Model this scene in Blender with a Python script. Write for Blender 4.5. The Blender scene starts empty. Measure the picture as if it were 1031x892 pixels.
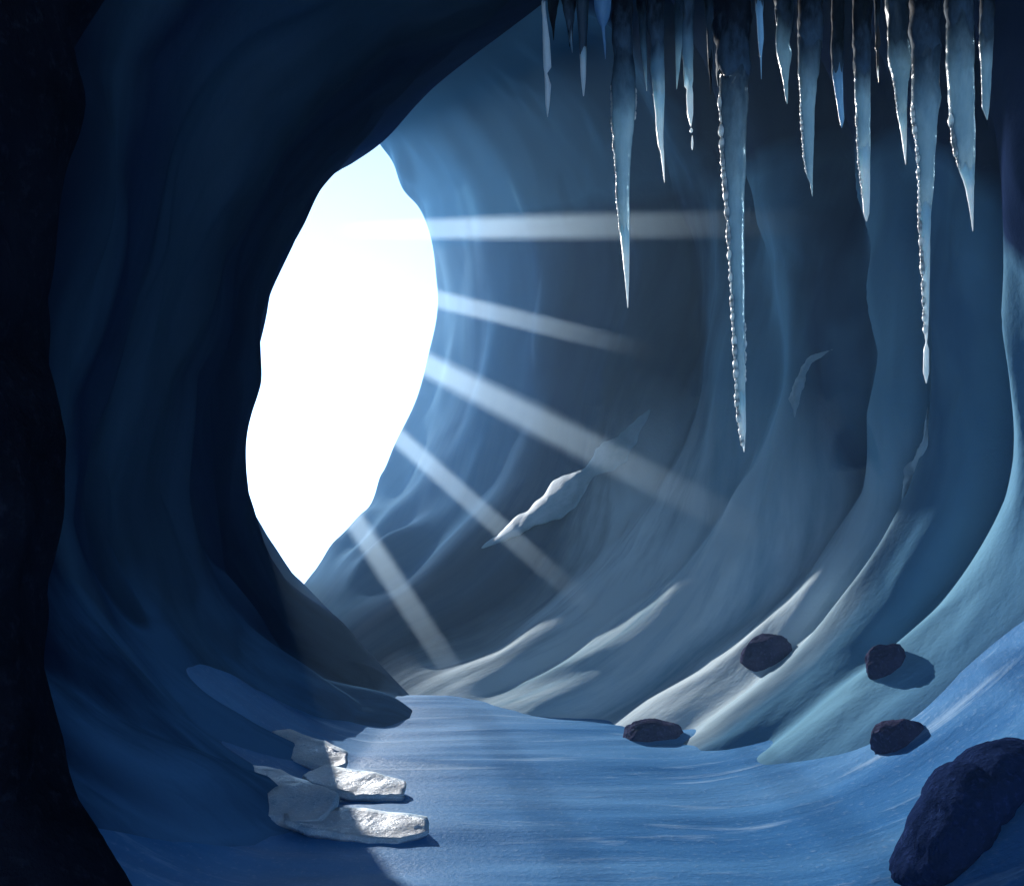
import bpy, bmesh, math, random
from mathutils import Vector, noise
from mathutils.bvhtree import BVHTree
import numpy as np

random.seed(7)
sc = bpy.context.scene
col = sc.collection
R = math.radians

# ------------------------------------------------------------------ camera
F, CX, HOR, EYE = 892.0, 515.5, 570.0, 1.6       # focal length / horizon in photo pixels, eye height
def at(px, py, Y):
    return Vector(((px - CX) / F * Y, Y, EYE + (HOR - py) / F * Y))
cam_d = bpy.data.cameras.new('camera')
cam = bpy.data.objects.new('camera', cam_d)
col.objects.link(cam)
cam.location = (0, 0, EYE)
cam.rotation_euler = (R(90), 0, 0)
cam_d.sensor_fit = 'HORIZONTAL'
cam_d.sensor_width = 36
cam_d.lens = 36 * F / 1031
cam_d.shift_y = (HOR - 446) / 1031
cam_d.clip_start = 0.05
cam_d.clip_end = 8000
sc.camera = cam

# ------------------------------------------------------------------ helpers
def tag(o, label=None, cat=None, group=None, kind=None):
    if label: o['label'] = label
    if cat: o['category'] = cat
    if group: o['group'] = group
    if kind: o['kind'] = kind
    return o

def obj(name, verts, faces, mat, parent=None, uv=None, smooth=True, closed=True):
    me = bpy.data.meshes.new(name)
    me.from_pydata([tuple(v) for v in verts], [], faces)
    if uv is not None:
        l = me.uv_layers.new(name='UVMap')
        idx = np.empty(len(me.loops), dtype=np.int32)
        me.loops.foreach_get('vertex_index', idx)
        l.data.foreach_set('uv', np.asarray(uv, dtype=np.float32)[idx].ravel())
    if closed:
        bm = bmesh.new(); bm.from_mesh(me)
        bmesh.ops.recalc_face_normals(bm, faces=bm.faces[:])
        bm.to_mesh(me); bm.free()
    me.polygons.foreach_set('use_smooth', [smooth] * len(me.polygons))
    me.materials.append(mat)
    me.update()
    o = bpy.data.objects.new(name, me)
    col.objects.link(o)
    if parent: o.parent = parent
    return o

def empty(name, loc, label, cat, group=None):
    o = bpy.data.objects.new(name, None)
    o.empty_display_size = 0.1
    o.location = loc
    col.objects.link(o)
    return tag(o, label, cat, group)

def cr(p0, p1, p2, p3, u):
    return 0.5 * ((2 * p1) + (p2 - p0) * u + (2 * p0 - 5 * p1 + 4 * p2 - p3) * u * u + (3 * p1 - p0 - 3 * p2 + p3) * u ** 3)

def spline(P, x):
    """Catmull-Rom through the rows of P at parameter x in 0..len-1 (open ends)."""
    n = len(P)
    i = min(int(x), n - 2)
    u = x - i
    p1, p2 = P[i], P[i + 1]
    p0 = P[i - 1] if i > 0 else 2 * p1 - p2
    p3 = P[i + 2] if i + 2 < n else 2 * p2 - p1
    return cr(p0, p1, p2, p3, u)

def n2(x, y, z=0.0):
    return noise.noise(Vector((x, y, z)))

# ------------------------------------------------------------------ materials
class Mat:
    def __init__(self, name):
        self.m = bpy.data.materials.new(name)
        self.m.use_nodes = True
        self.t = self.m.node_tree
        self.t.nodes.clear()
        self.out = self.n('ShaderNodeOutputMaterial')
    def n(self, kind, **kw):
        nd = self.t.nodes.new(kind)
        for k, v in kw.items(): setattr(nd, k, v)
        return nd
    def set(self, sock, v):
        if isinstance(v, bpy.types.NodeSocket): self.t.links.new(v, sock)
        elif v is not None:
            if sock.type == 'RGBA' and len(v) == 3: v = (*v, 1)
            sock.default_value = v
    def coord(self, which='Object', scale=(1, 1, 1), rot=(0, 0, 0)):
        tc = self.n('ShaderNodeTexCoord')
        mp = self.n('ShaderNodeMapping')
        mp.inputs['Scale'].default_value = scale
        mp.inputs['Rotation'].default_value = rot
        self.set(mp.inputs['Vector'], tc.outputs[which])
        return mp.outputs[0]
    def noise(self, vec, scale=1, detail=4, rough=0.55, dist=0.0):
        nd = self.n('ShaderNodeTexNoise')
        self.set(nd.inputs['Vector'], vec)
        nd.inputs['Scale'].default_value = scale
        nd.inputs['Detail'].default_value = detail
        nd.inputs['Roughness'].default_value = rough
        nd.inputs['Distortion'].default_value = dist
        return nd.outputs['Fac']
    def ramp(self, fac, stops, mode='LINEAR'):
        nd = self.n('ShaderNodeValToRGB')
        cr_ = nd.color_ramp
        cr_.interpolation = mode
        while len(cr_.elements) > 1: cr_.elements.remove(cr_.elements[-1])
        for i, (p, c) in enumerate(stops):
            e = cr_.elements[0] if i == 0 else cr_.elements.new(p)
            e.position = p
            if not hasattr(c, '__len__'): c = (c, c, c)
            e.color = (*c, 1)
        self.set(nd.inputs[0], fac)
        return nd.outputs[0]
    def math(self, op, a, b=None, clamp=False):
        nd = self.n('ShaderNodeMath', operation=op)
        nd.use_clamp = clamp
        self.set(nd.inputs[0], a)
        if b is not None: self.set(nd.inputs[1], b)
        return nd.outputs[0]
    def mix(self, fac, a, b, mode='MIX'):
        nd = self.n('ShaderNodeMix', data_type='RGBA', blend_type=mode)
        self.set(nd.inputs[0], fac)
        self.set(nd.inputs[6], a)
        self.set(nd.inputs[7], b)
        return nd.outputs[2]
    def bump(self, h, strength=0.4, dist=0.05, normal=None):
        nd = self.n('ShaderNodeBump')
        nd.inputs['Strength'].default_value = strength
        nd.inputs['Distance'].default_value = dist
        self.set(nd.inputs['Height'], h)
        if normal is not None: self.set(nd.inputs['Normal'], normal)
        return nd.outputs[0]
    def bsdf(self, color, rough, normal=None, **kw):
        b = self.n('ShaderNodeBsdfPrincipled')
        self.set(b.inputs['Base Color'], color)
        self.set(b.inputs['Roughness'], rough)
        if normal is not None: self.set(b.inputs['Normal'], normal)
        for k, v in kw.items(): self.set(b.inputs[k.replace('_', ' ')], v)
        return b.outputs[0]
    def surf(self, s):
        self.t.links.new(s, self.out.inputs['Surface'])
        return self.m

def upness(M):
    g = M.n('ShaderNodeNewGeometry')
    s = M.n('ShaderNodeSeparateXYZ')
    M.set(s.inputs[0], g.outputs['Normal'])
    return s.outputs['Z']

def wall_ice(name, deep, mid, pale, frost, frost_at=(0.35, 0.75), rough=0.42, spec=0.35, length=None, tone_bands=None, frosty=None, crown=None, throat=(0.7, 0.8)):
    h0, h1 = throat
    """layered glacier ice: strata = colours along the cave (metres), some painted as shade and mouth glow"""
    M = Mat(name)
    streak = M.noise(M.coord('UV', (0.6, 0.07, 1)), 1.0, 5, 0.55, 0.5)     # layers of ice that follow the arches
    fine = M.noise(M.coord('UV', (3.5, 0.35, 1)), 1.0, 5, 0.6, 0.4)
    c = M.ramp(streak, [(0.33, deep), (0.5, mid), (0.68, pale)])
    c = M.mix(M.ramp(fine, [(0.5, 0.0), (0.85, 0.16)]), c, pale)
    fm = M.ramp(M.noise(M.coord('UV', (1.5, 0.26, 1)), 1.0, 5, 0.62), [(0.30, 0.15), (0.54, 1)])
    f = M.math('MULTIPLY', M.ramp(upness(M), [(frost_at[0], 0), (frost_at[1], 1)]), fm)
    if tone_bands:
        tc = M.n('ShaderNodeTexCoord')
        sx = M.n('ShaderNodeSeparateXYZ')
        M.set(sx.inputs[0], tc.outputs['UV'])
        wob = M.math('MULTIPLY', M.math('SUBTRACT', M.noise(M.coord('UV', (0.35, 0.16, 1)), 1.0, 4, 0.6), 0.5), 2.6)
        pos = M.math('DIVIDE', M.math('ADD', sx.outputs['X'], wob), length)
        c = M.mix(M.ramp(pos, [(h0, 0.72), (h1, 0.94)]), c, M.mix(1.0, M.ramp(pos, tone_bands), M.mix(M.ramp(pos, [(h0, 0.0), (h1, 0.85)]), M.ramp(streak, [(0.3, 0.55), (0.7, 1.35)]), (0.95, 0.95, 0.95)), 'MULTIPLY'))
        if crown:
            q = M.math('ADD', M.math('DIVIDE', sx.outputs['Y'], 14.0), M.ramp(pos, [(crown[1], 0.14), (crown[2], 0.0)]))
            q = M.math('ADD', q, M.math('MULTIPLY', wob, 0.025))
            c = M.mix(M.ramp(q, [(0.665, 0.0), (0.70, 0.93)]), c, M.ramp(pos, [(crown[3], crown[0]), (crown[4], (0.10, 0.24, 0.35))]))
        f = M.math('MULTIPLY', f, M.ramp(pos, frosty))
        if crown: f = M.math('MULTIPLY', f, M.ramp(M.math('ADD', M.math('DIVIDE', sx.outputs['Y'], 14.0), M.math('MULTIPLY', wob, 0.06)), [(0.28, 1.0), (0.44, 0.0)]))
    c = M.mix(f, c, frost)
    nb = M.bump(M.noise(M.coord('UV', (3.2, 1.5, 1)), 1, 6, 0.6), 0.28, 0.05)
    if tone_bands:                                   # the polished throat by the mouth is smoother than the rest
        M.set(nb.node.inputs['Strength'], M.math('MULTIPLY', M.ramp(pos, [(h0, 1.0), (h1, 0.0)]), 0.28))
    nb = M.bump(M.noise(M.coord('Object', (1, 1, 1)), 14, 4, 0.6), 0.25, 0.02, nb)
    if tone_bands: M.set(nb.node.inputs['Strength'], M.math('MULTIPLY', M.ramp(pos, [(h0, 1.0), (h1, 0.0)]), 0.25))
    return M.surf(M.bsdf(c, M.ramp(fine, [(0.3, rough - 0.12), (0.7, rough + 0.2)]), nb, Specular_IOR_Level=spec))


def rock(name, dark, light, rough=0.75, scale=3.0):
    M = Mat(name)
    v = M.coord('Object')
    a = M.noise(v, scale, 6, 0.62, 0.3)
    sp = M.noise(v, scale * 9, 4, 0.7)
    c = M.ramp(a, [(0.3, dark), (0.72, light)])
    c = M.mix(M.ramp(sp, [(0.55, 0.0), (0.72, 0.6)]), c, tuple(min(1, x * 1.9 + 0.006) for x in light))
    nb = M.bump(M.noise(v, scale * 2.5, 8, 0.62), 0.7, 0.08)
    nb = M.bump(sp, 0.5, 0.03, nb)
    return M.surf(M.bsdf(c, rough, nb, Specular_IOR_Level=0.0))
M_black = rock('black_rock', (0.006, 0.005, 0.007), (0.018, 0.018, 0.027), 0.85, 1.5)
M_boulder = rock('plum_rock', (0.036, 0.037, 0.072), (0.080, 0.078, 0.145), 0.85, 4)
M_slate = rock('navy_boulder', (0.007, 0.014, 0.048), (0.014, 0.028, 0.088), 0.9, 2.5)

def floor_mat():
    M = Mat('blue_floor_ice')
    v = M.coord('Object', (0.22, 1.5, 1), (0, 0, R(-9)))
    a = M.noise(v, 1.0, 5, 0.6, 0.5)
    b = M.noise(M.coord('Object', (0.5, 3.8, 1), (0, 0, R(-6))), 1.0, 6, 0.65, 0.4)
    c = M.ramp(a, [(0.32, (0.042, 0.165, 0.38)), (0.52, (0.075, 0.24, 0.48)), (0.7, (0.13, 0.33, 0.59))])
    c = M.mix(M.ramp(b, [(0.58, 0), (0.72, 0.75)]), c, (0.40, 0.58, 0.78))
    nb = M.bump(b, 0.35, 0.04)
    g = M.noise(M.coord('Object'), 26, 5, 0.7)
    c = M.mix(M.ramp(g, [(0.56, 0), (0.75, 0.30)]), c, (0.45, 0.60, 0.76))
    nb = M.bump(g, 0.3, 0.02, nb)
    return M.surf(M.bsdf(c, M.ramp(a, [(0.35, 0.32), (0.65, 0.6)]), nb, Specular_IOR_Level=0.025))
M_floor = floor_mat()

def snow_mat(name, c0, c1, sss=0.0):
    M = Mat(name)
    v = M.coord('Object')
    a = M.noise(v, 2.0, 6, 0.6)
    nb = M.bump(M.noise(v, 18, 5, 0.7), 0.4, 0.03)
    return M.surf(M.bsdf(M.ramp(a, [(0.3, c0), (0.7, c1)]), 0.7, nb))
M_snow = snow_mat('snow', (0.70, 0.78, 0.82), (0.82, 0.86, 0.88))
M_drift = snow_mat('frosty_snow', (0.48, 0.61, 0.66), (0.66, 0.76, 0.79))
M_shelf = snow_mat('lit_shelf_frost', (0.22, 0.36, 0.44), (0.48, 0.60, 0.66))  # pale frost colour that paints sunlit strokes on the wall
def slab_mat():
    M = Mat('slab_ice')
    v = M.coord('Object')
    a = M.noise(v, 5.0, 6, 0.65, 0.4)
    c = M.ramp(a, [(0.32, (0.20, 0.32, 0.44)), (0.50, (0.36, 0.43, 0.50)), (0.68, (0.50, 0.52, 0.54))])
    cr_ = M.n('ShaderNodeTexVoronoi', feature='DISTANCE_TO_EDGE')
    M.set(cr_.inputs['Vector'], M.coord('Object', (5, 7, 3)))
    c = M.mix(M.ramp(cr_.outputs[0], [(0.0, 0.55), (0.035, 0.0)]), c, (0.80, 0.86, 0.88))      # healed cracks
    nb = M.bump(M.noise(v, 16, 6, 0.7), 0.45, 0.03)
    return M.surf(M.bsdf(c, M.ramp(a, [(0.35, 0.22), (0.65, 0.6)]), nb, Specular_IOR_Level=0.4, Subsurface_Weight=0.6, Subsurface_Scale=0.06, Subsurface_Radius=(0.6, 0.9, 1.0)))
M_slab = slab_mat()

def icicle_mat(name, c0, c1, trans, rough, spec=0.5, start=None, end=None, clear=0.0, sss=0.0):
    """ice whose stain / clarity drifts along its length (UV v runs from the top of the part to its bottom)"""
    M = Mat(name)
    v = M.coord('Object', (1, 1, 0.25))
    a = M.noise(v, 14, 4, 0.6)
    c = M.ramp(a, [(0.3, c0), (0.7, c1)])
    tc = M.n('ShaderNodeTexCoord'); sx = M.n('ShaderNodeSeparateXYZ')
    M.set(sx.inputs[0], tc.outputs['UV'])
    along_ = M.math('ADD', sx.outputs['Y'], M.math('MULTIPLY', M.math('SUBTRACT', M.noise(M.coord('Object', (1, 1, 0.4)), 22, 3, 0.6), 0.5), 0.35))
    if start: c = M.mix(M.ramp(along_, [(0.0, 1.0), (0.38, 0.0)]), c, start)
    if end: c = M.mix(M.ramp(along_, [(0.80, 0.0), (1.0, 1.0)]), c, end)
    nb = M.bump(M.noise(M.coord('Object', (1, 1, 0.5)), 30, 4, 0.6), 0.35, 0.015)
    nb = M.bump(M.noise(M.coord('Object', (0.25, 0.25, 1)), 42, 2, 0.5), 0.25, 0.01, nb)      # ripples round the icicle
    s = M.bsdf(c, rough, nb, Specular_IOR_Level=spec, Transmission_Weight=clear, IOR=1.31, Subsurface_Weight=sss, Subsurface_Scale=0.09, Subsurface_Radius=(0.75, 0.92, 1.0))
    t = M.n('ShaderNodeBsdfTranslucent')
    M.set(t.inputs['Color'], c)
    M.set(t.inputs['Normal'], nb)
    x = M.n('ShaderNodeMixShader')
    x.inputs[0].default_value = trans
    M.t.links.new(s, x.inputs[1]); M.t.links.new(t.outputs[0], x.inputs[2])
    return M.surf(x.outputs[0])
GREY = (0.07, 0.11, 0.15)
M_ice = icicle_mat('icicle_ice', (0.24, 0.40, 0.50), (0.38, 0.54, 0.63), 0.5, 0.2, start=GREY, end=(0.5, 0.66, 0.72), clear=0.25)
M_blue = icicle_mat('blue_icicle_ice', (0.22, 0.42, 0.62), (0.32, 0.54, 0.74), 0.5, 0.2, clear=0.2)
M_tip = icicle_mat('frosted_ice', (0.62, 0.74, 0.78), (0.85, 0.92, 0.93), 0.25, 0.3, sss=0.9)
M_white = icicle_mat('white_tip_ice', (0.62, 0.74, 0.78), (0.85, 0.92, 0.93), 0.25, 0.28, sss=0.9, start=(0.46, 0.62, 0.69))
M_stain = icicle_mat('rock_stained_ice', (0.006, 0.006, 0.008), (0.022, 0.026, 0.036), 0.1, 0.6, 0.03, end=GREY)
M_spike = icicle_mat('black_spike', (0.006, 0.006, 0.008), (0.020, 0.022, 0.030), 0.05, 0.6, 0.03)
M_grey = icicle_mat('grey_ice', (0.045, 0.075, 0.10), (0.09, 0.13, 0.17), 0.3, 0.3)
M_brown = icicle_mat('brown_ice', (0.07, 0.05, 0.04), (0.16, 0.12, 0.10), 0.2, 0.35)

# ------------------------------------------------------------------ cave shell
# control points per ring: B LR R UR A (right chain) and A UL L LL B (left chain)
V = Vector
def ring3(Y, A, UR, RR, LR, B, LL, L, UL):
    g = lambda p: V((p[0], Y, p[1]))
    return dict(A=g(A), UR=g(UR), R=g(RR), LR=g(LR), B=g(B), LL=g(LL), L=g(L), UL=g(UL))
rings = [
    ring3(-2.2, (2.4, 10.0), (6.2, 7.8), (6.2, 3.6), (5.0, 0.8), (0.5, -1.2), (-4.0, 0.3), (-4.8, 2.6), (-3.2, 7.5)),  # unseen back end, left open and widened to let in more sky light
    ring3(0.0, (3.0, 9.2), (5.3, 6.8), (5.2, 3.5), (4.3, 0.8), (0.5, -1.1), (-3.0, 0.3), (-3.6, 2.5), (-2.4, 6.8)),
    ring3(3.0, (3.2, 8.6), (4.6, 6.5), (4.5, 3.4), (3.8, 0.8), (0.5, -1.0), (-2.5, 0.4), (-3.0, 2.4), (-2.1, 6.3)),
    dict(A=at(900, -350, 6.5), UR=at(985, 40, 6.5), R=at(1012, 330, 6.6), LR=at(955, 625, 6.6), B=V((0.4, 6.0, -0.8)),
         LL=at(120, 715, 5.2), L=at(40, 420, 5.2), UL=at(190, -150, 5.8)),
    dict(A=at(700, -120, 9), UR=at(812, 95, 9.3), R=at(850, 320, 9.4), LR=at(765, 600, 9.3), B=V((-0.1, 8.4, -0.5)),
         LL=at(235, 665, 7.6), L=at(150, 420, 7.3), UL=at(325, 50, 8.2)),
    dict(A=at(545, 5, 12.5), UR=at(640, 150, 13), R=at(672, 320, 13.2), LR=at(610, 530, 12.8), B=at(405, 692, 11.6),
         LL=at(292, 618, 10.6), L=at(240, 430, 10.2), UL=at(338, 168, 11.2)),
    dict(A=at(448, 78, 15.5), UR=at(520, 190, 16.3), R=at(538, 330, 16.6), LR=at(498, 490, 16.4), B=at(345, 628, 14.2),
         LL=at(270, 570, 12.8), L=at(238, 425, 12.3), UL=at(315, 205, 13.8)),
    dict(A=at(378, 138, 20.5), UR=at(424, 220, 24.5), R=at(438, 330, 25.5), LR=at(400, 460, 24.5), B=at(306, 588, 17.5),
         LL=at(262, 535, 15.4), L=at(243, 425, 14.8), UL=at(292, 235, 16.6)),
]
NK = len(rings)
CH_R = ['B', 'LR', 'R', 'UR', 'A']
CH_L = ['A', 'UL', 'L', 'LL', 'B']
def chain(keys):
    return [[np.array(r[k]) for k in keys] for r in rings]
CR, CL = chain(CH_R), chain(CH_L)
def shell_pt(C, t, s):
    """t in 0..NK-1 along the cave, s in 0..4 round the chain"""
    pts = [spline([C[k][j] for k in range(NK)], t) for j in range(5)]
    return spline(pts, s)

def build_shell(C, nt, ns, sign, seed, t1=NK - 1, s0=0.0, s1=4.0, offset=0.0, amp=1.0, s_edge=None, fade=(True, True)):
    G = np.zeros((nt + 1, ns + 1, 3))
    for i in range(nt + 1):
        t = t1 * i / nt
        pts = [spline([C[k][j] for k in range(NK)], t) for j in range(5)]
        lo, hi = (s0, s1) if s_edge is None else s_edge(t)
        for j in range(ns + 1):
            G[i, j] = spline(pts, lo + (hi - lo) * j / ns)
    du = np.gradient(G, axis=0); dv = np.gradient(G, axis=1)
    N = np.cross(du, dv)
    N /= np.linalg.norm(N, axis=2, keepdims=True) + 1e-9
    N *= sign
    Lm = np.cumsum(np.linalg.norm(np.diff(G[:, ns // 2], axis=0, prepend=G[:1, ns // 2]), axis=1))
    vm = np.cumsum(np.linalg.norm(np.diff(G, axis=1, prepend=G[:, :1]), axis=2), axis=1)
    uv = np.zeros((nt + 1, ns + 1, 2))
    for i in range(nt + 1):
        for j in range(ns + 1):
            L, v = Lm[i], vm[i, j]
            lo, hi = s0, s1
            w = L + 0.7 * n2(v * 0.25, L * 0.2, seed)
            rib = 1 - (n2(w * 0.42, v * 0.05, seed + 3) ** 2 + 0.004) ** 0.5 * 2.2
            st = n2(w * 2.4, v * 0.22, seed + 11)
            fi = n2(w * 5.0, v * 1.2, seed + 17)
            lu = n2(L * 0.45, v * 0.45, seed + 23)
            far = 1 - max(0.0, min(1.0, (t1 * i / nt - 5.35) / 0.65)) ** 0.7
            fa = abs(n2(w * 1.3 + v * 0.15, v * 0.55, seed + 31))
            sc_ = abs(n2(L * 1.15 + 0.3 * st, v * 0.8, seed + 41))
            d = 0.32 * rib + 0.02 * st + 0.006 * fi - (0.24 if seed > 50 else 0.12) * sc_ + 0.22 * lu + 0.16 * fa
            e = min(1.0, (j if fade[0] else ns) / (ns * 0.10), ((ns - j) if fade[1] else ns) / (ns * 0.10))
            e = e * e * (3 - 2 * e)
            tt = t1 * i / nt; ss = lo + (hi - lo) * j / ns
            if seed < 50:                              # the big arches of the right wall, and the smoother bank under them
                tw = tt + 0.10 * n2(ss * 0.9, tt * 1.5, 61.0)
                d += sum(a_ * math.exp(-((tw - c_) / w_) ** 2) for c_, w_, a_ in ((3.30, .10, .34), (3.72, .09, .26), (4.12, .11, .42), (4.58, .10, .36), (5.02, .11, .40)))
                d *= 0.40 + 0.60 * max(0.0, min(1.0, (ss - 0.75) / 0.7))
            d = d * far + (1 - far) * 0.30 * lu
            G[i, j] += N[i, j] * (d * amp * e + offset)
            uv[i, j] = (w, (lo + (hi - lo) * j / ns) * 3.5)
    return G, uv, Lm

def grid_mesh(G, uv, flare=None):
    nt, ns = G.shape[0], G.shape[1]
    verts = G.reshape(-1, 3).tolist()
    uvs = uv.reshape(-1, 2).tolist()
    faces = [(i * ns + j, i * ns + j + 1, (i + 1) * ns + j + 1, (i + 1) * ns + j) for i in range(nt - 1) for j in range(ns - 1)]
    if flare is not None:
        base = len(verts); last = (nt - 1) * ns
        for j in range(ns):
            p = Vector(G[-1, j]); c = flare
            q = c + (p - c) * 2.2; q.y = p.y + 1.5
            verts.append(q); uvs.append([uvs[last + j][0] + 3, uvs[last + j][1]])
        faces += [(last + j, last + j + 1, base + j + 1, base + j) for j in range(ns - 1)]
    return verts, faces, uvs

mouth_c = at(340, 370, 17.5)
GR, UR_, LR_ = build_shell(CR, 420, 230, 1, 5.0)
def along(t): return float(LR_[min(420, int(round(t / (NK - 1) * 420)))] / LR_[-1])
TEAL, NAVY, SLATE, MOUTH_GLOW = (0.20, 0.37, 0.47), (0.018, 0.032, 0.09), (0.08, 0.18, 0.29), (0.20, 0.32, 0.40)
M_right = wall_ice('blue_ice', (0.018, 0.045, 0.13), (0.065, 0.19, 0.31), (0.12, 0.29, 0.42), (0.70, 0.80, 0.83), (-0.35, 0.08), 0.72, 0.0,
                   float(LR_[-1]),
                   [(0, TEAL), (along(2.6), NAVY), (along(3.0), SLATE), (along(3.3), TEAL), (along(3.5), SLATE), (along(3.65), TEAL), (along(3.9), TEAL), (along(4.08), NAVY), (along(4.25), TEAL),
                    (along(4.75), TEAL), (along(5.02), NAVY), (along(5.75), NAVY), (along(6.15), SLATE), (along(6.45), (0.09, 0.17, 0.26)), (along(6.8), MOUTH_GLOW)],  # far navy band painted as shade, pale end as glow round the mouth
                   [(0, 0), (along(3.5), 0.0), (along(3.9), 0.9), (along(5.0), 1.0), (along(5.35), 0.06), (1, 0.03)], crown=((0.009, 0.014, 0.055), along(2.95), along(3.45), along(4.82), along(5.0)), throat=(along(5.1), along(5.7)))  # frost on the lower wall also paints the sunlit sweep
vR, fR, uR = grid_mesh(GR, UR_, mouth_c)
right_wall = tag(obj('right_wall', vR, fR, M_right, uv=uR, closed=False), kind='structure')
GL, UL_, LL_ = build_shell(CL, 360, 200, 1, 55.0, amp=0.8)
def along(t): return float(LL_[min(360, int(round(t / (NK - 1) * 360)))] / LL_[-1])
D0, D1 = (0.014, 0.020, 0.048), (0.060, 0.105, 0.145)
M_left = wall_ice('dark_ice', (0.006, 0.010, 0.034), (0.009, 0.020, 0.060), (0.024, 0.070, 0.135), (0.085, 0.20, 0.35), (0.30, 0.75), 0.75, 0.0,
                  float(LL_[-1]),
                  [(0, D0), (along(2.2), (0.006, 0.008, 0.02)), (along(3.0), (0.010, 0.013, 0.03)), (along(3.3), D1), (along(3.5), D0), (along(4.1), D1), (along(4.6), D0), (along(5.4), D0), (along(6.3), (0.008, 0.030, 0.10)), (along(6.6), (0.05, 0.08, 0.13)), (along(6.9), (0.035, 0.09, 0.18))],  # paler end painted for glow at the mouth rim
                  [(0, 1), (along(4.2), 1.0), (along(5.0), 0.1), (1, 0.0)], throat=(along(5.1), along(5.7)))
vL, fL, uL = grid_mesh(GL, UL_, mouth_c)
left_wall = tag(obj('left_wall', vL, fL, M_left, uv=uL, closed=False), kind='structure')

# ------------------------------------------------------------------ floor
def floor_z(x, y):
    z = 0.05 * n2(x * 0.5, y * 0.9, 2.2) + 0.018 * n2(x * 1.1 + y * .2, y * 4.0, 8.1)
    if x > 1.2: z += 0.22 * (x - 1.2) ** 2
    xl = -1.25
    if x < xl: z += 0.45 * (xl - x) ** 1.6 * max(0.0, min(1.0, (11.0 - y) / 3.0))
    if y > 10.8: z -= 0.12 * (y - 10.8)
    return z
nx, ny = 220, 300
fv = []
for j in range(ny + 1):
    y = -6 + 24 * j / ny
    for i in range(nx + 1):
        x = -6 + 12.5 * i / nx
        fv.append((x, y, floor_z(x, y)))
ff = [(j * (nx + 1) + i, j * (nx + 1) + i + 1, (j + 1) * (nx + 1) + i + 1, (j + 1) * (nx + 1) + i) for j in range(ny) for i in range(nx)]
floor = tag(obj('ice_floor', fv, ff, M_floor, closed=False), kind='structure')

# snow plain outside, to the horizon
S = 600
gv = []; gf = []
N_ = 60
for j in range(N_ + 1):
    for i in range(N_ + 1):
        a = (i / N_ * 2 - 1); b = (j / N_ * 2 - 1)
        x = S * a * abs(a) ** 1.5; y = S * b * abs(b) ** 1.5
        r = math.hypot(x, y)
        gv.append((x, y, -1.6 + (0 if r < 40 else 6 * n2(x * .004, y * .004, 1.0) * min(1, (r - 40) / 200))))
gf = [(j * (N_ + 1) + i, j * (N_ + 1) + i + 1, (j + 1) * (N_ + 1) + i + 1, (j + 1) * (N_ + 1) + i) for j in range(N_) for i in range(N_)]
tag(obj('snowfield', gv, gf, M_snow, closed=False), kind='structure')

# ray casting onto the ground and walls, to stand things on them
def bvh_of(vs, fs): return BVHTree.FromPolygons([Vector(v) for v in vs], fs)
B_floor, B_right, B_left = bvh_of(fv, ff), bvh_of(vR, fR), bvh_of(vL, fL)
def hit(px, py, trees=None):
    o = V((0, 0, EYE)); d = (at(px, py, 1.0) - o).normalized()
    best = None
    for b in (trees or (B_floor, B_right, B_left)):
        r = b.ray_cast(o, d, 100)
        if r[0] is not None and (best is None or r[3] < best[1]): best = (r[0], r[3], r[1])
    return best[0], best[2]

# ------------------------------------------------------------------ rocks
def blob(rx, ry, rz, seed, sub=5, rough=0.16, freq=1.4, facet=0.0, sink=0.25):
    bm = bmesh.new()
    bmesh.ops.create_icosphere(bm, subdivisions=sub, radius=1)
    rnd = random.Random(seed)
    planes = [(V((rnd.gauss(0, 1), rnd.gauss(0, 1), rnd.gauss(0.2, 0.8))).normalized(), rnd.uniform(0.74, 0.93)) for _ in range(16)]
    for v in bm.verts:                               # broken facets
        for nn, dd in planes:
            e = v.co.dot(nn) - dd
            if e > 0: v.co -= nn * e * 0.9
    for v in bm.verts:
        p = v.co.copy()
        d = 1 + rough * n2(p.x * freq + seed, p.y * freq, p.z * freq) + rough * 0.45 * n2(p.x * 3.1 * freq, p.y * 3.1 * freq + seed, p.z * 3.1 * freq) \
              + rough * 0.15 * n2(p.x * 9 * freq, p.y * 9 * freq + seed, p.z * 9 * freq)
        if facet:
            d -= facet * abs(n2(p.x * 0.9 + seed * 2, p.y * 0.9, p.z * 0.9 + 4))
        q = p * d
        v.co = (q.x * rx, q.y * ry, max(q.z, -sink * 2) * rz)
    vs = [v.co.copy() for v in bm.verts]; fs = [tuple(v.index for v in f.verts) for f in bm.faces]
    bm.free()
    return vs, fs

def boulder(px, py, wpx, hpx, label, seed, tilt, mat=M_boulder):
    p, nrm = hit(px, py)
    k = p.y / F
    vs, fs = blob(wpx * k / 2, wpx * k * 0.36, hpx * k * 0.60, seed, rough=0.13)
    o = obj('boulder', vs, fs, mat)
    o.location = p + V((0, 0.06, 0.10 * hpx * k))
    o.rotation_euler = (0, -tilt, seed)
    o.rotation_euler = (0, -tilt, 0)
    tag(o, label, 'boulder', 'small boulders frozen into the cave floor')
boulder(659, 743, 64, 27, 'small dark boulder frozen in the flat blue floor, farthest left of the small boulders', 1.3, 0.0)
boulder(774, 664, 62, 38, 'dome shaped plum boulder on the pale frosty bank, left of the smallest boulder', 2.9, 0.3)
boulder(897, 672, 48, 34, 'smallest plum boulder, high on the bank below the right cave wall', 4.4, 0.45)
boulder(908, 748, 58, 37, 'rounded dark boulder on the blue bank just above the large slanting rock', 6.1, 0.3)

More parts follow.
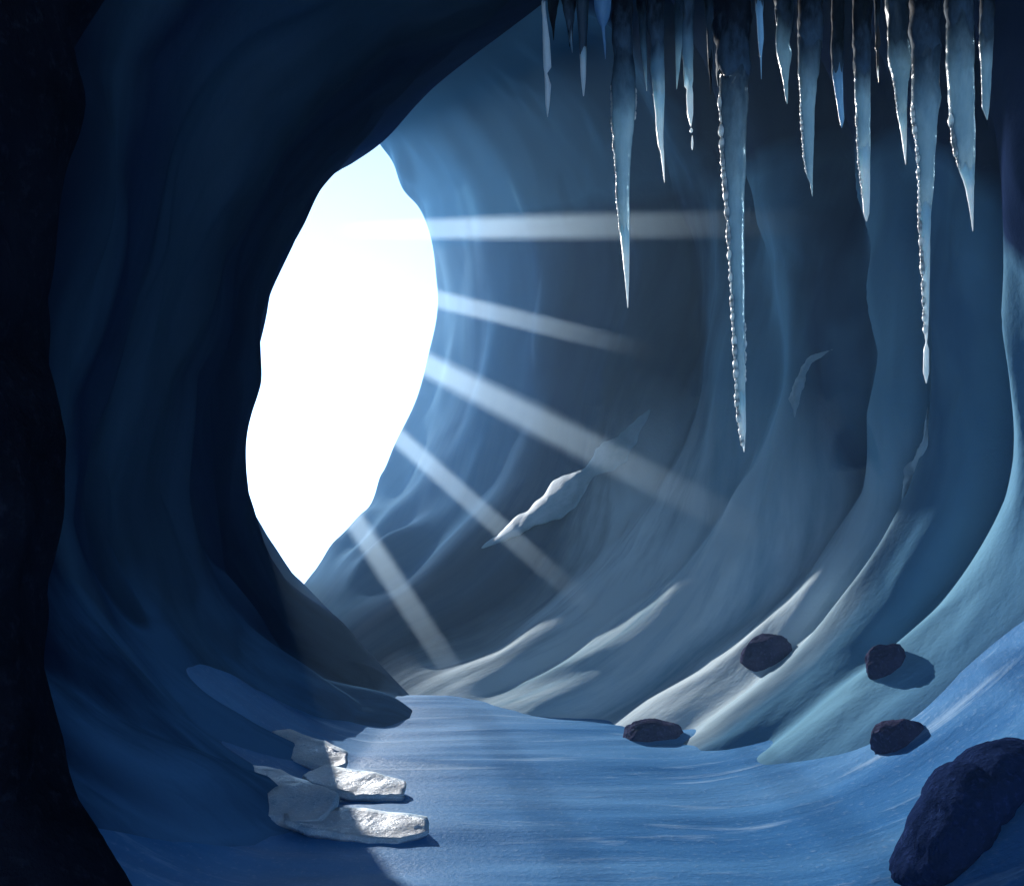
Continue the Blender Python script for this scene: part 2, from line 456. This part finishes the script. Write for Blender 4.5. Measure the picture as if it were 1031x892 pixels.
def big_rock():
    out = [(884, 866), (905, 838), (928, 800), (950, 772), (990, 758), (1035, 742), (1075, 742), (1092, 766), (1042, 788), (1003, 818), (962, 850), (920, 880)]
    p, _ = hit(900, 878)
    Y = p.y
    pts = [at(x, y, Y) for x, y in out]
    c = sum(pts, V((0, 0, 0))) / len(pts)
    bm = bmesh.new()
    bmesh.ops.create_icosphere(bm, subdivisions=5, radius=1)
    ang = [(math.atan2(q.z - c.z, q.x - c.x), math.hypot(q.x - c.x, q.z - c.z)) for q in pts]
    ang.sort()
    def rad(a):
        n = len(ang)
        for i in range(n):
            a0, r0 = ang[i]; a1, r1 = ang[(i + 1) % n]
            if i == n - 1: a1 += 2 * math.pi
            aa = a if a >= ang[0][0] else a + 2 * math.pi
            if a0 <= aa <= a1:
                u = (aa - a0) / (a1 - a0); return r0 * (1 - u) + r1 * u
        return ang[0][1]
    for v in bm.verts:
        q = v.co
        a = math.atan2(q.z, q.x); h = math.hypot(q.x, q.z)
        r = rad(a) * h
        f = 1 + 0.05 * n2(q.x * 2, q.y * 2, q.z * 2) - 0.08 * abs(n2(q.x * 1.3 + 5, q.y * 1.3, q.z * 1.3)) + 0.03 * n2(q.x * 8, q.y * 8, q.z * 8)
        v.co = V((math.cos(a) * r * f * 0.97, q.y * 0.30 * f + math.cos(a) * r * f * 0.5, math.sin(a) * r * f * 0.97))
    vs = [v.co.copy() for v in bm.verts]; fs = [tuple(v.index for v in f.verts) for f in bm.faces]
    bm.free()
    o = obj('boulder', vs, fs, M_slate)
    o.location = c + V((-0.02, 0.05, -0.05))
    tag(o, 'large slanting navy rock in the lower right corner, by far the biggest boulder', 'boulder')
big_rock()

# black rock mass at the left edge
def black_mass():
    outl = [(-40, 62), (60, 68), (140, 60), (260, 52), (340, 45), (420, 62), (520, 48), (600, 40), (680, 55), (760, 66), (830, 85), (900, 135), (960, 190), (1080, 260)]
    vs, uvs, fs = [], [], []
    n, m = 90, 40
    ys = [o[0] for o in outl]; xs = [o[1] for o in outl]
    for i in range(n + 1):
        y = -260 + 1340 * i / n
        x = float(np.interp(y, ys, xs)) if y > -40 else 62 + (-40 - y) * 0.5
        e = at(x, y, 3.6)
        for j in range(m + 1):
            u = j / m                      # profile: from the cave wall behind, round the nose, towards the viewer
            a = math.pi * (0.0 + u)
            nose = e + V((-0.9 + 0.9 * math.sin(a) - 1.6 * max(0, u - 0.55), 1.1 * math.cos(a), 0))
            q = nose * 1.0
            dd = 0.10 * n2(q.y * 1.3, q.z * 0.8, 4.0) + 0.05 * n2(q.y * 4, q.z * 3, 7.0) + 0.09 * abs(n2(q.y * 0.9, q.z * 1.7, 9))
            q.x += dd - 0.19
            if abs(u - .5) > .49: q.x -= 1.0
            vs.append(q)
    fs = [(i * (m + 1) + j, i * (m + 1) + j + 1, (i + 1) * (m + 1) + j + 1, (i + 1) * (m + 1) + j) for i in range(n) for j in range(m)]
    o = obj('rock_outcrop', vs, fs, M_black)
    tag(o, 'black jagged rock face running up the left edge of the cave', 'rock')
black_mass()

# ------------------------------------------------------------------ roof ledge the icicles hang from
def ledge():
    vs, fs = [], []
    n, m = 120, 30
    for i in range(n + 1):
        x = 0.1 + 4.7 * i / n
        for j in range(m + 1):
            a = 2 * math.pi * j / m
            y = 5.75 + 0.95 * math.cos(a)
            z = 6.35 + 0.62 * math.sin(a) * (1 if math.sin(a) < 0 else 2.4)
            d = 0.12 * n2(x * 1.7, y * 1.4, z) + 0.10 * n2(x * 5, y * 2, z * 2) + 0.03 * n2(x * 14, y * 9, z * 9)
            tap = min(1, i / 14, (n - i) / 6 + .3)
            vs.append(V((x, 5.75 + (y - 5.75) * (tap + d), 6.45 + (z - 6.45) * (tap + d))))
    fs = [(i * (m + 1) + j, i * (m + 1) + j + 1, (i + 1) * (m + 1) + j + 1, (i + 1) * (m + 1) + j) for i in range(n) for j in range(m)]
    fs.append(tuple(range(m, -1, -1))); fs.append(tuple(n * (m + 1) + j for j in range(m + 1)))
    o = obj('rock_ledge', vs, fs, M_black)
    tag(o, 'black overhanging roof ledge above the row of icicles', 'rock ledge')
ledge()
ROOF = 6.05

# ------------------------------------------------------------------ icicles
def lathe(profile, Y, seed, mat, name, parent, base, sides=20, knob=0.05, jag=(0, 0), caps=(True, True)):
    """profile: rows (y, xl, xr) in photo pixels, top to bottom, stood up at depth Y"""
    rows = []
    ys = [p[0] for p in profile]
    y = ys[0]
    step = 2.0
    cnt = max(3, int((ys[-1] - ys[0]) / step))
    for i in range(cnt + 1):
        yy = ys[0] + (ys[-1] - ys[0]) * i / cnt
        rows.append((yy, float(np.interp(yy, ys, [p[1] for p in profile])), float(np.interp(yy, ys, [p[2] for p in profile]))))
    vs, fs = [], []
    for i, (yy, xl, xr) in enumerate(rows):
        c = at((xl + xr) / 2, yy, Y); r = max(0.0008, (xr - xl) / 2 * Y / F)
        for j in range(sides):
            a = 2 * math.pi * j / sides
            k = 1 + knob * (1.6 * n2(math.cos(a) * 0.8 + seed, math.sin(a) * 0.8, c.z * 9) + 0.8 * n2(math.cos(a) * 2 + seed, math.sin(a) * 2, c.z * 24))
            jz = 0.0
            for e, amp in ((0, jag[0]), (len(rows) - 1, jag[1])):      # uneven seam where stained, clear and frosted ice meet
                f = 1 - abs(i - e) * step / (2.2 * amp) if amp else 0
                if f > 0:
                    jz += f * amp * (1.5 * n2(math.cos(a) * 1.6 + seed, math.sin(a) * 1.6, rows[e][0] * .37) + 0.7 * n2(math.cos(a) * 5 + seed, math.sin(a) * 5, rows[e][0]))
            vs.append(V((c.x + r * k * math.cos(a), Y + r * k * 0.9 * math.sin(a), c.z + jz * Y / F)) - base)
    n = len(rows)
    fs = [(i * sides + j, i * sides + (j + 1) % sides, (i + 1) * sides + (j + 1) % sides, (i + 1) * sides + j) for i in range(n - 1) for j in range(sides)]
    if caps[0]: fs.append(tuple(range(sides)))
    if caps[1]: fs.append(tuple((n - 1) * sides + j for j in range(sides - 1, -1, -1)))
    uv = [(j / sides, i / (n - 1)) for i in range(n) for j in range(sides)]
    return obj(name, vs, fs, mat, parent, uv=uv)

def cut(profile, y):
    ys = [p[0] for p in profile]
    return (y, float(np.interp(y, ys, [p[1] for p in profile])), float(np.interp(y, ys, [p[2] for p in profile])))
def piece(profile, a, b):
    return [cut(profile, a)] + [p for p in profile if a < p[0] < b] + [cut(profile, b)]

def crust(profile, a, b, side, Y, name, parent, base, mat, seed, size=3.0, step=6):
    """knobbly frost beads along one edge, also drawing its bright highlight"""
    rnd = random.Random(seed)
    vs, fs = [], []
    y = a
    while y < b:
        _, xl, xr = cut(profile, y)
        w = size * rnd.uniform(0.5, 1.35) * (1 - 0.3 * (y - a) / (b - a))
        x = (xl + 0.25 * w) if side < 0 else (xr - 0.25 * w)
        c = at(x, y, Y) - base; k = Y / F
        bm = bmesh.new()
        bmesh.ops.create_icosphere(bm, subdivisions=2, radius=1)
        o = len(vs)
        for v in bm.verts:
            q = v.co * (1 + 0.25 * n2(v.co.x * 2 + y, v.co.y * 2, v.co.z * 2))
            vs.append(c + V((q.x * w * k, q.y * w * k - 0.15 * w * k, q.z * w * k * 1.8)))
        fs += [tuple(o + v.index for v in f.verts) for f in bm.faces]
        bm.free()
        y += step * rnd.uniform(0.6, 1.35)
    return obj(name, vs, fs, mat, parent)

GROUP = 'icicles hanging from the roof ledge'
def icicle(profile, Y, label, root=None, tip=None, mats=(M_stain, M_ice, M_white), flare=1.6, frost=None, seed=0, knob=0.05):
    jr = 12; jt = 9
    roof_py = HOR - (ROOF - EYE) / Y * F
    y0, xl, xr = profile[0]
    c = (xl + xr) / 2; h = (xr - xl) / 2
    full = [(roof_py, c - h * flare, c + h * flare), (roof_py * 0.5, c - h * (1 + (flare - 1) * .6), c + h * (1 + (flare - 1) * .6))] + list(profile)
    base = at(c, roof_py, Y)
    t = empty('icicle', base, label, 'icicle', GROUP)
    end = profile[-1][0]
    a = root if root is not None else roof_py
    b = tip if tip is not None else end
    if root is not None:
        lathe(piece(full, roof_py, root), Y, seed, mats[0], 'root', t, base, knob=knob * 2.4, jag=(0, jr), caps=(True, False))
        pr = piece(full, root, b)
    else:
        pr = piece(full, roof_py, b)
    lathe(pr, Y, seed, mats[1], 'shaft', t, base, knob=knob, jag=(jr if root is not None else 0, jt if tip is not None else 0), caps=(root is None, tip is None))
    if tip is not None:
        lathe(piece(full, tip, end), Y, seed, mats[2], 'tip', t, base, knob=knob, jag=(jt, 0), caps=(False, True))
    for (fa, fb, side, size, step) in (frost or []):
        crust(full, fa, fb, side, Y, 'frost_highlight', t, base, M_tip, seed + fa, size, step)  # white beads double as the sunlit edge highlight
    return t

icicle([(0, 545, 549), (12, 546, 549.5), (40, 546.5, 553.5), (68, 547, 555), (74, 548, 551), (86, 548.5, 555), (105, 549, 553.5), (118, 551, 551.6)], 5.6,
       'slender all white icicle at the left end of the row', mats=(M_stain, M_tip, M_tip), root=4, flare=2.2, seed=1)
icicle([(0, 551, 563), (10, 552, 561), (20, 553.5, 559.5), (30, 556, 558.5), (41, 557, 557.6)], 5.9,
       'short black spike beside the slender white icicle', mats=(M_stain, M_spike, M_spike), seed=2)
icicle([(0, 565, 580), (18, 568, 578), (33, 572, 576.5), (44, 574, 576.5), (53, 576, 576.5)], 5.8,
       'short dark icicle with a thin grey tip, second spike from the left white one', root=30, tip=34, mats=(M_stain, M_spike, M_ice), seed=3)
icicle([(0, 581, 593), (8, 580, 593), (30, 582, 591.5), (52, 583.5, 590.5), (75, 584.5, 590), (85, 585.5, 589.5), (97, 587, 588)], 5.7,
       'grey icicle with a warm beige lower part and white point, left of the blue bulb', tip=52, mats=(M_stain, M_grey, M_white), seed=4)
icicle([(0, 598, 616), (10, 599, 615), (18, 601, 613.5), (24, 603.5, 611), (28, 605.5, 609), (45, 607.5, 610), (60, 609.3, 609.8)], 5.5,
       'bright blue bulb shaped icicle ending in a fine needle', mats=(M_blue, M_blue, M_blue), flare=1.1, seed=5)
icicle([(0, 616, 637), (40, 617, 637), (60, 617.5, 638), (85, 615.5, 640), (110, 616, 640), (125, 616.5, 638.5), (150, 618, 636), (170, 620, 634.5), (200, 621, 633.5), (240, 625, 634), (280, 629, 633.5), (310, 631.8, 632.4)], 5.6,
       'long smooth tapering icicle with a pale left edge, third longest of the row', root=56, tip=232, seed=6, frost=[(88, 235, -1, 1.7, 3.2), (92, 122, 1, 2.0, 4)])
icicle([(0, 640, 652), (20, 642, 651), (36, 643.5, 651), (50, 645, 651.5), (70, 648, 651.5), (92, 651, 651.5)], 6.0,
       'small thin grey icicle right beside the long smooth one', root=30, seed=7)
icicle([(0, 650, 669), (30, 653, 668), (46, 656, 668.5), (70, 655, 669), (93, 657.5, 669.5), (115, 660, 668.5), (130, 660.5, 668), (148, 663, 668), (153, 665, 668.5), (184, 668.8, 669.4)], 5.5,
       'medium icicle with a bright white lower half and crooked needle point', root=46, tip=94, seed=8)
icicle([(0, 679, 690), (20, 679, 690), (50, 680, 686.5), (70, 680.5, 684.5), (90, 681, 681.6)], 6.1,
       'narrow blue grey icicle just left of the dripping icicle', root=12, seed=9)
icicle([(0, 689, 699), (30, 687, 698), (55, 687, 698), (78, 689, 697.8), (86, 692, 697), (95, 691, 698), (115, 692, 698), (128, 695.2, 696)], 5.5,
       'icicle with a bulging pale tip and two water drops falling under it', root=18, tip=78, seed=10)
icicle([(0, 708, 718), (35, 711.5, 718.5), (55, 713, 717.5), (75, 714.2, 717), (96, 715.4, 715.9)], 6.0,
       'thin dark icicle with a black point left of the longest icicle', root=20, tip=56, mats=(M_stain, M_grey, M_spike), seed=11)
icicle([(0, 718, 756), (40, 720, 755), (76, 723, 754), (82, 725, 754), (100, 725, 753), (130, 726, 752), (170, 728, 750.5), (200, 731, 749.5), (240, 733.5, 749), (300, 736.5, 749.5), (350, 739.5, 750), (400, 741.5, 750.5), (430, 744, 751), (455, 748.8, 749.6)], 5.3,
       'longest icicle of all, knobbly white frost down its left edge', root=78, tip=395, seed=12, frost=[(96, 452, -1, 3.4, 6.5), (328, 384, 1, 2.2, 5)], flare=1.2)
icicle([(0, 760.5, 769), (15, 762, 768), (40, 763, 769), (52, 764.2, 767.5), (60, 765.3, 767), (80, 766.3, 766.8)], 5.9,
       'small pale blue icicle right of the longest icicle', mats=(M_stain, M_blue, M_ice), root=3, seed=13)
icicle([(0, 779, 798), (20, 781, 797), (28, 783, 797), (45, 781, 794.5), (56, 782, 797), (70, 786, 795), (85, 789, 793.5), (95, 790, 793.5), (105, 792.3, 792.8)], 5.8,
       'stubby lumpy grey blue icicle with a beaded point', root=22, seed=14, knob=0.09)
icicle([(0, 804, 828), (45, 803, 826.5), (75, 804, 824.5), (82, 805, 822), (107, 806, 820.5), (140, 808, 819.5), (160, 809.5, 818.5), (176, 812, 818.2), (184, 815.5, 818.2), (198, 817.6, 818.1)], 5.5,
       'broad grey icicle with a white left edge and side thread at its end', root=48, seed=15, frost=[(107, 176, -1, 1.8, 3.4)], mats=(M_stain, M_ice, M_white))
icicle([(0, 837, 850), (60, 837.5, 849), (76, 838.5, 848.5), (86, 840, 848.5), (100, 842, 848.8), (120, 845, 850), (129, 847.2, 847.8)], 5.7,
       'bright blue spike under a long black root, middle of the right half', root=74, mats=(M_stain, M_blue, M_blue), seed=16)
icicle([(0, 858, 877), (50, 859, 876), (72, 860, 876), (100, 861, 876), (112, 862, 876), (125, 862.5, 876), (160, 864, 876), (195, 868, 875.8), (215, 869.5, 875), (223, 872, 873)], 5.4,
       'straight icicle with a blunt pale tip under a black root', root=72, tip=150, seed=17, frost=[(118, 200, -1, 1.6, 3.2)])
icicle([(0, 880, 886), (30, 881.5, 885), (44, 881, 886.5), (50, 882.3, 884.5), (58, 882.3, 885), (68, 882.8, 884.8), (78, 883.8, 884.6)], 6.0,
       'tiny brown icicle with one white bead at its tip', root=28, tip=70, mats=(M_stain, M_brown, M_tip), seed=18)
icicle([(0, 893, 914), (40, 894, 915), (65, 895, 917), (85, 900.5, 914), (108, 903, 912.8), (118, 905.5, 913), (140, 908, 912.8), (166, 911.6, 912.2)], 5.6,
       'tapered icicle with a thin white needle, left of the long beaded one', root=40, tip=116, mats=(M_grey, M_ice, M_white), seed=19, frost=[(80, 112, -1, 1.5, 3)])
icicle([(0, 916, 946), (30, 917, 946), (55, 919, 946), (80, 919, 945), (100, 918, 946), (120, 919, 943), (140, 922, 942.5), (160, 924, 941), (190, 925, 939.5), (220, 925.5, 937), (260, 928, 936), (290, 929, 935.5), (318, 930, 935), (340, 931.3, 934), (345, 932, 933.2), (352, 930, 935), (375, 929.5, 935.2), (386, 932.2, 933)], 5.35,
       'second longest icicle, broad at the top with a chain of white beads below', root=58, tip=208, seed=20, frost=[(110, 215, -1, 2.6, 6), (213, 335, -1, 2.6, 5.0)], flare=1.2)
icicle([(0, 953, 980), (30, 954, 979.5), (60, 953, 980), (90, 955, 980), (120, 957, 980.5), (150, 961, 980.8), (165, 965, 981), (180, 970, 981), (192, 973, 980.3), (210, 976, 980.2), (233, 979.2, 979.8)], 5.5,
       'wide icicle with a white streak bending to a needle, right of the beaded one', root=30, tip=168, seed=21, frost=[(122, 168, -1, 3.2, 4)])
icicle([(0, 987, 1001), (33, 986, 1000), (60, 987.5, 998.8), (90, 988.5, 997.2), (108, 989, 996), (113, 991, 995.5), (121, 993.6, 994.2)], 5.7,
       'short blunt icicle at the far right end of the row', root=34, seed=22)

def drop(px, py, w, h, Y, label):
    bm = bmesh.new()
    bmesh.ops.create_uvsphere(bm, u_segments=16, v_segments=12, radius=1)
    k = Y / F
    vs = []
    for v in bm.verts:
        q = v.co
        s = 1 - 0.45 * max(0, q.z)
        vs.append(V((q.x * w / 2 * k * s, q.y * w / 2 * k * s, q.z * h / 2 * k)))
    fs = [tuple(v.index for v in f.verts) for f in bm.faces]
    bm.free()
    o = obj('water_drop', vs, fs, M_tip)
    o.location = at(px, py, Y)
    tag(o, label, 'water drop', 'water drops falling from an icicle')
drop(696, 131.5, 3.2, 5, 5.5, 'round water drop just under the bulging pale icicle tip')
drop(697, 144, 2.2, 15, 5.5, 'stretched water drop falling below the round drop')

# ------------------------------------------------------------------ ice slabs, lower left
def slab(px, py, wx, wy, th, rz, tx, ty, label, lift=0.0, seed=0, mat=M_slab):
    p, _ = hit(px, py, (B_floor,))
    rnd = random.Random(seed)
    n = 9
    top = []
    for i in range(n):
        a = 2 * math.pi * (i + rnd.uniform(-.25, .25)) / n
        r = 1 / max(abs(math.cos(a)) ** 4 + abs(math.sin(a)) ** 4, 1e-6) ** 0.25 * rnd.uniform(0.82, 1.05)
        top.append((math.cos(a) * r * wx / 2, math.sin(a) * r * wy / 2))
    bm = bmesh.new()
    vt = [bm.verts.new((x, y, th / 2 + rnd.uniform(-.01, .01))) for x, y in top]
    vb = [bm.verts.new((x * 0.94, y * 0.94, -th / 2)) for x, y in top]
    bm.faces.new(vt); bm.faces.new(vb[::-1])
    for i in range(n): bm.faces.new((vb[i], vb[(i + 1) % n], vt[(i + 1) % n], vt[i]))
    bmesh.ops.bevel(bm, geom=bm.edges[:], offset=min(0.014, th * .2), segments=2, affect='EDGES')
    bmesh.ops.triangulate(bm, faces=[f for f in bm.faces if len(f.verts) > 4])
    for _ in range(3):
        bmesh.ops.subdivide_edges(bm, edges=[e for e in bm.edges if e.calc_length() > 0.035], cuts=1, use_grid_fill=True)
    bmesh.ops.triangulate(bm, faces=bm.faces[:])
    bm.verts.index_update()
    for v in bm.verts:
        c = v.co.copy()
        edge = min(1.0, max(abs(c.x) / (wx / 2), abs(c.y) / (wy / 2)))
        k = 0.008 + 0.012 * edge ** 3
        v.co = c + V((n2(c.x * 9 + seed, c.y * 9, c.z * 9), n2(c.x * 9, c.y * 9 + seed, c.z * 9 + 5), n2(c.x * 7, c.y * 7, c.z * 7 + seed) * 0.9)) * k
    vs = [v.co.copy() for v in bm.verts]; fs = [tuple(v.index for v in f.verts) for f in bm.faces]
    bm.free()
    o = obj('ice_slab', vs, fs, mat, smooth=True)
    o.location = p + V((0, 0, lift)); o.rotation_euler = (tx, ty, rz)
    tag(o, label, 'ice slab', 'broken ice slabs at the foot of the left bank')
slab(305, 762, 0.90, 0.40, 0.06, R(-24), R(14), R(10), 'thin greyish ice slab farthest back in the heap on the left', 0.05, 1)
slab(268, 792, 0.66, 0.36, 0.06, R(-12), R(8), R(10), 'narrow pointed ice slab sticking out at the left end of the heap', 0.04, 2)
slab(300, 828, 0.50, 0.46, 0.09, R(-15), R(18), R(6), 'rounded grey ice slab in shade, overlapping the long front slab', 0.10, 3)
slab(358, 800, 0.86, 0.42, 0.06, R(-10), R(10), R(5), 'flat sunlit ice slab just behind the long front slab', 0.07, 4)
slab(356, 838, 0.95, 0.38, 0.05, R(-9), R(10), R(4), 'long low ice slab nearest the viewer at the front of the heap', 0.04, 5)

# ------------------------------------------------------------------ shelves on the far right wall, frost-pale in place of sunlight
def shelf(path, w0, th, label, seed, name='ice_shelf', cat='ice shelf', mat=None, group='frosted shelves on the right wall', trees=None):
    """a ledge along an arch of the wall, its pale colour standing in for sunlight; path = pixels on the wall from its foot to its upper end"""
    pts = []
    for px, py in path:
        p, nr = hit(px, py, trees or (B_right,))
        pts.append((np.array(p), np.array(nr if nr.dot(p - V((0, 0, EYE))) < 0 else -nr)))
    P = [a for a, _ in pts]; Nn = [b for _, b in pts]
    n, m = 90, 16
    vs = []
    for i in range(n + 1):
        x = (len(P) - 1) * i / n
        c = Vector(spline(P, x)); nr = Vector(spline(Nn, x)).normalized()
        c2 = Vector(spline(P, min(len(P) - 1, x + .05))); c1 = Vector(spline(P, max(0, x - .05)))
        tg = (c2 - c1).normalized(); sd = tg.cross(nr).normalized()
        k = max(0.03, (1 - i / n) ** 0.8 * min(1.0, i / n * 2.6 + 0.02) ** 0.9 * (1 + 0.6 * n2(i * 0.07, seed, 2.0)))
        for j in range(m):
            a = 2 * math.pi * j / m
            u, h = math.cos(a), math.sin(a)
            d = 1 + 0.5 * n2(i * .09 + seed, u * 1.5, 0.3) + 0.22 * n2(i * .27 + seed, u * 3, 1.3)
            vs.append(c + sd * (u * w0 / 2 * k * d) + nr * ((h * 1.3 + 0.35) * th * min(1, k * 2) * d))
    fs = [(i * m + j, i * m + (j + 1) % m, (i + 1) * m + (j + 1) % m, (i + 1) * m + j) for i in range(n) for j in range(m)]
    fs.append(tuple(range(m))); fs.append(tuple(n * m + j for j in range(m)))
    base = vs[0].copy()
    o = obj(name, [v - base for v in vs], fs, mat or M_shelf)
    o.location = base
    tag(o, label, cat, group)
shelf([(485, 552), (530, 525), (585, 485), (625, 448), (655, 412)], 1.25, 0.035, 'long shelf coloured pale as if sunlit, curving up the far right wall where the widest sunbeam crosses it', 1)
shelf([(800, 420), (803, 395), (815, 365), (838, 352)], 0.24, 0.035, 'thin pale streak of light built onto the wall right of the longest icicle', 9)
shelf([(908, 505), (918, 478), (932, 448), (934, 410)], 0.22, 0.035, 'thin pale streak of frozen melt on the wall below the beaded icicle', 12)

# ------------------------------------------------------------------ sun shafts in the mist
SUN = V(((169 - CX) / F, 1.0, (HOR - 235) / F))
d_in = -SUN.normalized()
def mist_mat():
    """thin drifting mist: densest in the middle of the shaft, thinning to its sides and its far end"""
    m = bpy.data.materials.new('sunlit_mist'); m.use_nodes = True
    t = m.node_tree; t.nodes.clear()
    out = t.nodes.new('ShaderNodeOutputMaterial')
    v = t.nodes.new('ShaderNodeVolumePrincipled')
    v.inputs['Color'].default_value = (0.66, 0.85, 1.0, 1)
    v.inputs['Anisotropy'].default_value = 0.6
    tc = t.nodes.new('ShaderNodeTexCoord'); sx = t.nodes.new('ShaderNodeSeparateXYZ')
    t.links.new(tc.outputs['Object'], sx.inputs[0])
    ab = t.nodes.new('ShaderNodeMath'); ab.operation = 'ABSOLUTE'; t.links.new(sx.outputs['X'], ab.inputs[0])
    def ease(sock, a, b_, c, d):
        r = t.nodes.new('ShaderNodeMapRange'); r.interpolation_type = 'SMOOTHSTEP'
        t.links.new(sock, r.inputs['Value'])
        for k_, x_ in zip(('From Min', 'From Max', 'To Min', 'To Max'), (a, b_, c, d)): r.inputs[k_].default_value = x_
        return r.outputs[0]
    e1, e2 = ease(ab.outputs[0], 0.40, 1.0, 0.028, 0.0), ease(sx.outputs['Z'], 0.70, 1.0, 1.0, 0.0)
    mu = t.nodes.new('ShaderNodeMath'); mu.operation = 'MULTIPLY'
    t.links.new(e1, mu.inputs[0]); t.links.new(e2, mu.inputs[1])
    m2 = t.nodes.new('ShaderNodeMath'); m2.operation = 'MULTIPLY'
    t.links.new(mu.outputs[0], m2.inputs[0]); t.links.new(ease(sx.outputs['Z'], 0.0, 0.16, 0.0, 1.0), m2.inputs[1])
    t.links.new(m2.outputs[0], v.inputs['Density'])
    t.links.new(v.outputs[0], out.inputs['Volume'])
    return m
M_mist = mist_mat()
def shaft(px, py, Y, w, length, label, taper=0.75, deep=3.2):
    p = at(px, py, Y)
    look = (p - V((0, 0, EYE))).normalized()
    side = d_in.cross(look).normalized(); up = d_in.cross(side).normalized()
    if length is None:
        length = 40
        for b in (B_floor, B_right):
            r = b.ray_cast(p + d_in * 0.5, d_in, 60)
            if r[0] is not None: length = min(length, r[3] + 0.6)
    vs = []
    n = 16
    for zz, k in ((0.0, 1.0), (1.0, taper)):
        for j in range(n):
            a = 2 * math.pi * j / n
            e = 1 / max(abs(math.cos(a)) ** 6 + abs(math.sin(a)) ** 6, 1e-6) ** (1 / 6)
            vs.append(V((math.cos(a) * e * k, math.sin(a) * e, zz)))
    fs = [(j, (j + 1) % n, n + (j + 1) % n, n + j) for j in range(n)] + [tuple(range(n - 1, -1, -1)), tuple(range(n, 2 * n))]
    o = obj('sunbeam', vs, fs, M_mist, smooth=False)
    from mathutils import Matrix
    mt = Matrix((side, up, d_in)).transposed().to_4x4()
    o.matrix_world = Matrix.Translation(p) @ mt @ Matrix.Diagonal((w / 2, deep / 2, length, 1))
    tag(o, label, 'sunbeam', 'sunbeams slanting in through the cave mouth')
shaft(412, 231, 18.0, 0.40, 11.8, 'topmost sunbeam, running level to the right across the upper wall')
shaft(398, 291, 18.0, 0.36, 9.0, 'second sunbeam from the top, sloping slightly down and ending mid wall')
shaft(372, 338, 18.0, 0.42, 13.4, 'widest sunbeam running diagonally down to the right bank')
shaft(352, 397, 16.5, 0.32, 9.8, 'fourth sunbeam from the top, steep and ending on the far floor')
shaft(312, 455, 15.5, 0.36, 8.8, 'steepest and lowest sunbeam reaching the back edge of the blue floor')

# ------------------------------------------------------------------ air
hz = bpy.data.materials.new('pale_air'); hz.use_nodes = True
ht = hz.node_tree; ht.nodes.clear()
ho = ht.nodes.new('ShaderNodeOutputMaterial'); hv = ht.nodes.new('ShaderNodeVolumePrincipled')
hv.inputs['Color'].default_value = (0.36, 0.66, 1.0, 1)
hv.inputs['Density'].default_value = 0.0032
hv.inputs['Anisotropy'].default_value = 0.55
ht.links.new(hv.outputs[0], ho.inputs['Volume'])
hx = S + 5; z0, z1 = -12.0, 30.0
hvs = [(x, y, z) for z in (z0, z1) for x, y in ((-hx, -hx), (hx, -hx), (hx, hx), (-hx, hx))]
hfs = [(3, 2, 1, 0), (4, 5, 6, 7), (0, 1, 5, 4), (1, 2, 6, 5), (2, 3, 7, 6), (3, 0, 4, 7)]
tag(obj('haze', hvs, hfs, hz, smooth=False), kind='stuff')

# ------------------------------------------------------------------ light
elev = math.atan2(SUN.z, math.hypot(SUN.x, SUN.y))
sun_d = bpy.data.lights.new('sun', 'SUN')
sun_d.energy = 3.6
sun_d.angle = R(0.5)
sun_d.color = (1.0, 0.985, 0.96)
sun = bpy.data.objects.new('sun', sun_d)
sun.rotation_euler = (-SUN).to_track_quat('-Z', 'Y').to_euler()
sun.location = SUN * 40
col.objects.link(sun)
w = bpy.data.worlds.new('World')
sc.world = w
w.use_nodes = True
nt = w.node_tree
bg = nt.nodes['Background']
sky = nt.nodes.new('ShaderNodeTexSky')
sky.sky_type = 'NISHITA'
sky.sun_disc = False
sky.sun_elevation = elev
sky.sun_rotation = math.atan2(SUN.x, SUN.y)
sky.altitude = 1500
sky.air_density = 1.0
sky.dust_density = 0.08
sky.ozone_density = 1.0
nt.links.new(sky.outputs[0], bg.inputs[0])
bg.inputs[1].default_value = 0.15

sc.view_settings.view_transform = 'Standard'
sc.view_settings.look = 'None'
sc.view_settings.exposure = 1.1
sc.view_settings.gamma = 1
sc.cycles.use_denoising = True
sc.cycles.max_bounces = 8
sc.cycles.diffuse_bounces = 4
sc.cycles.volume_bounces = 1
sc.cycles.transparent_max_bounces = 16
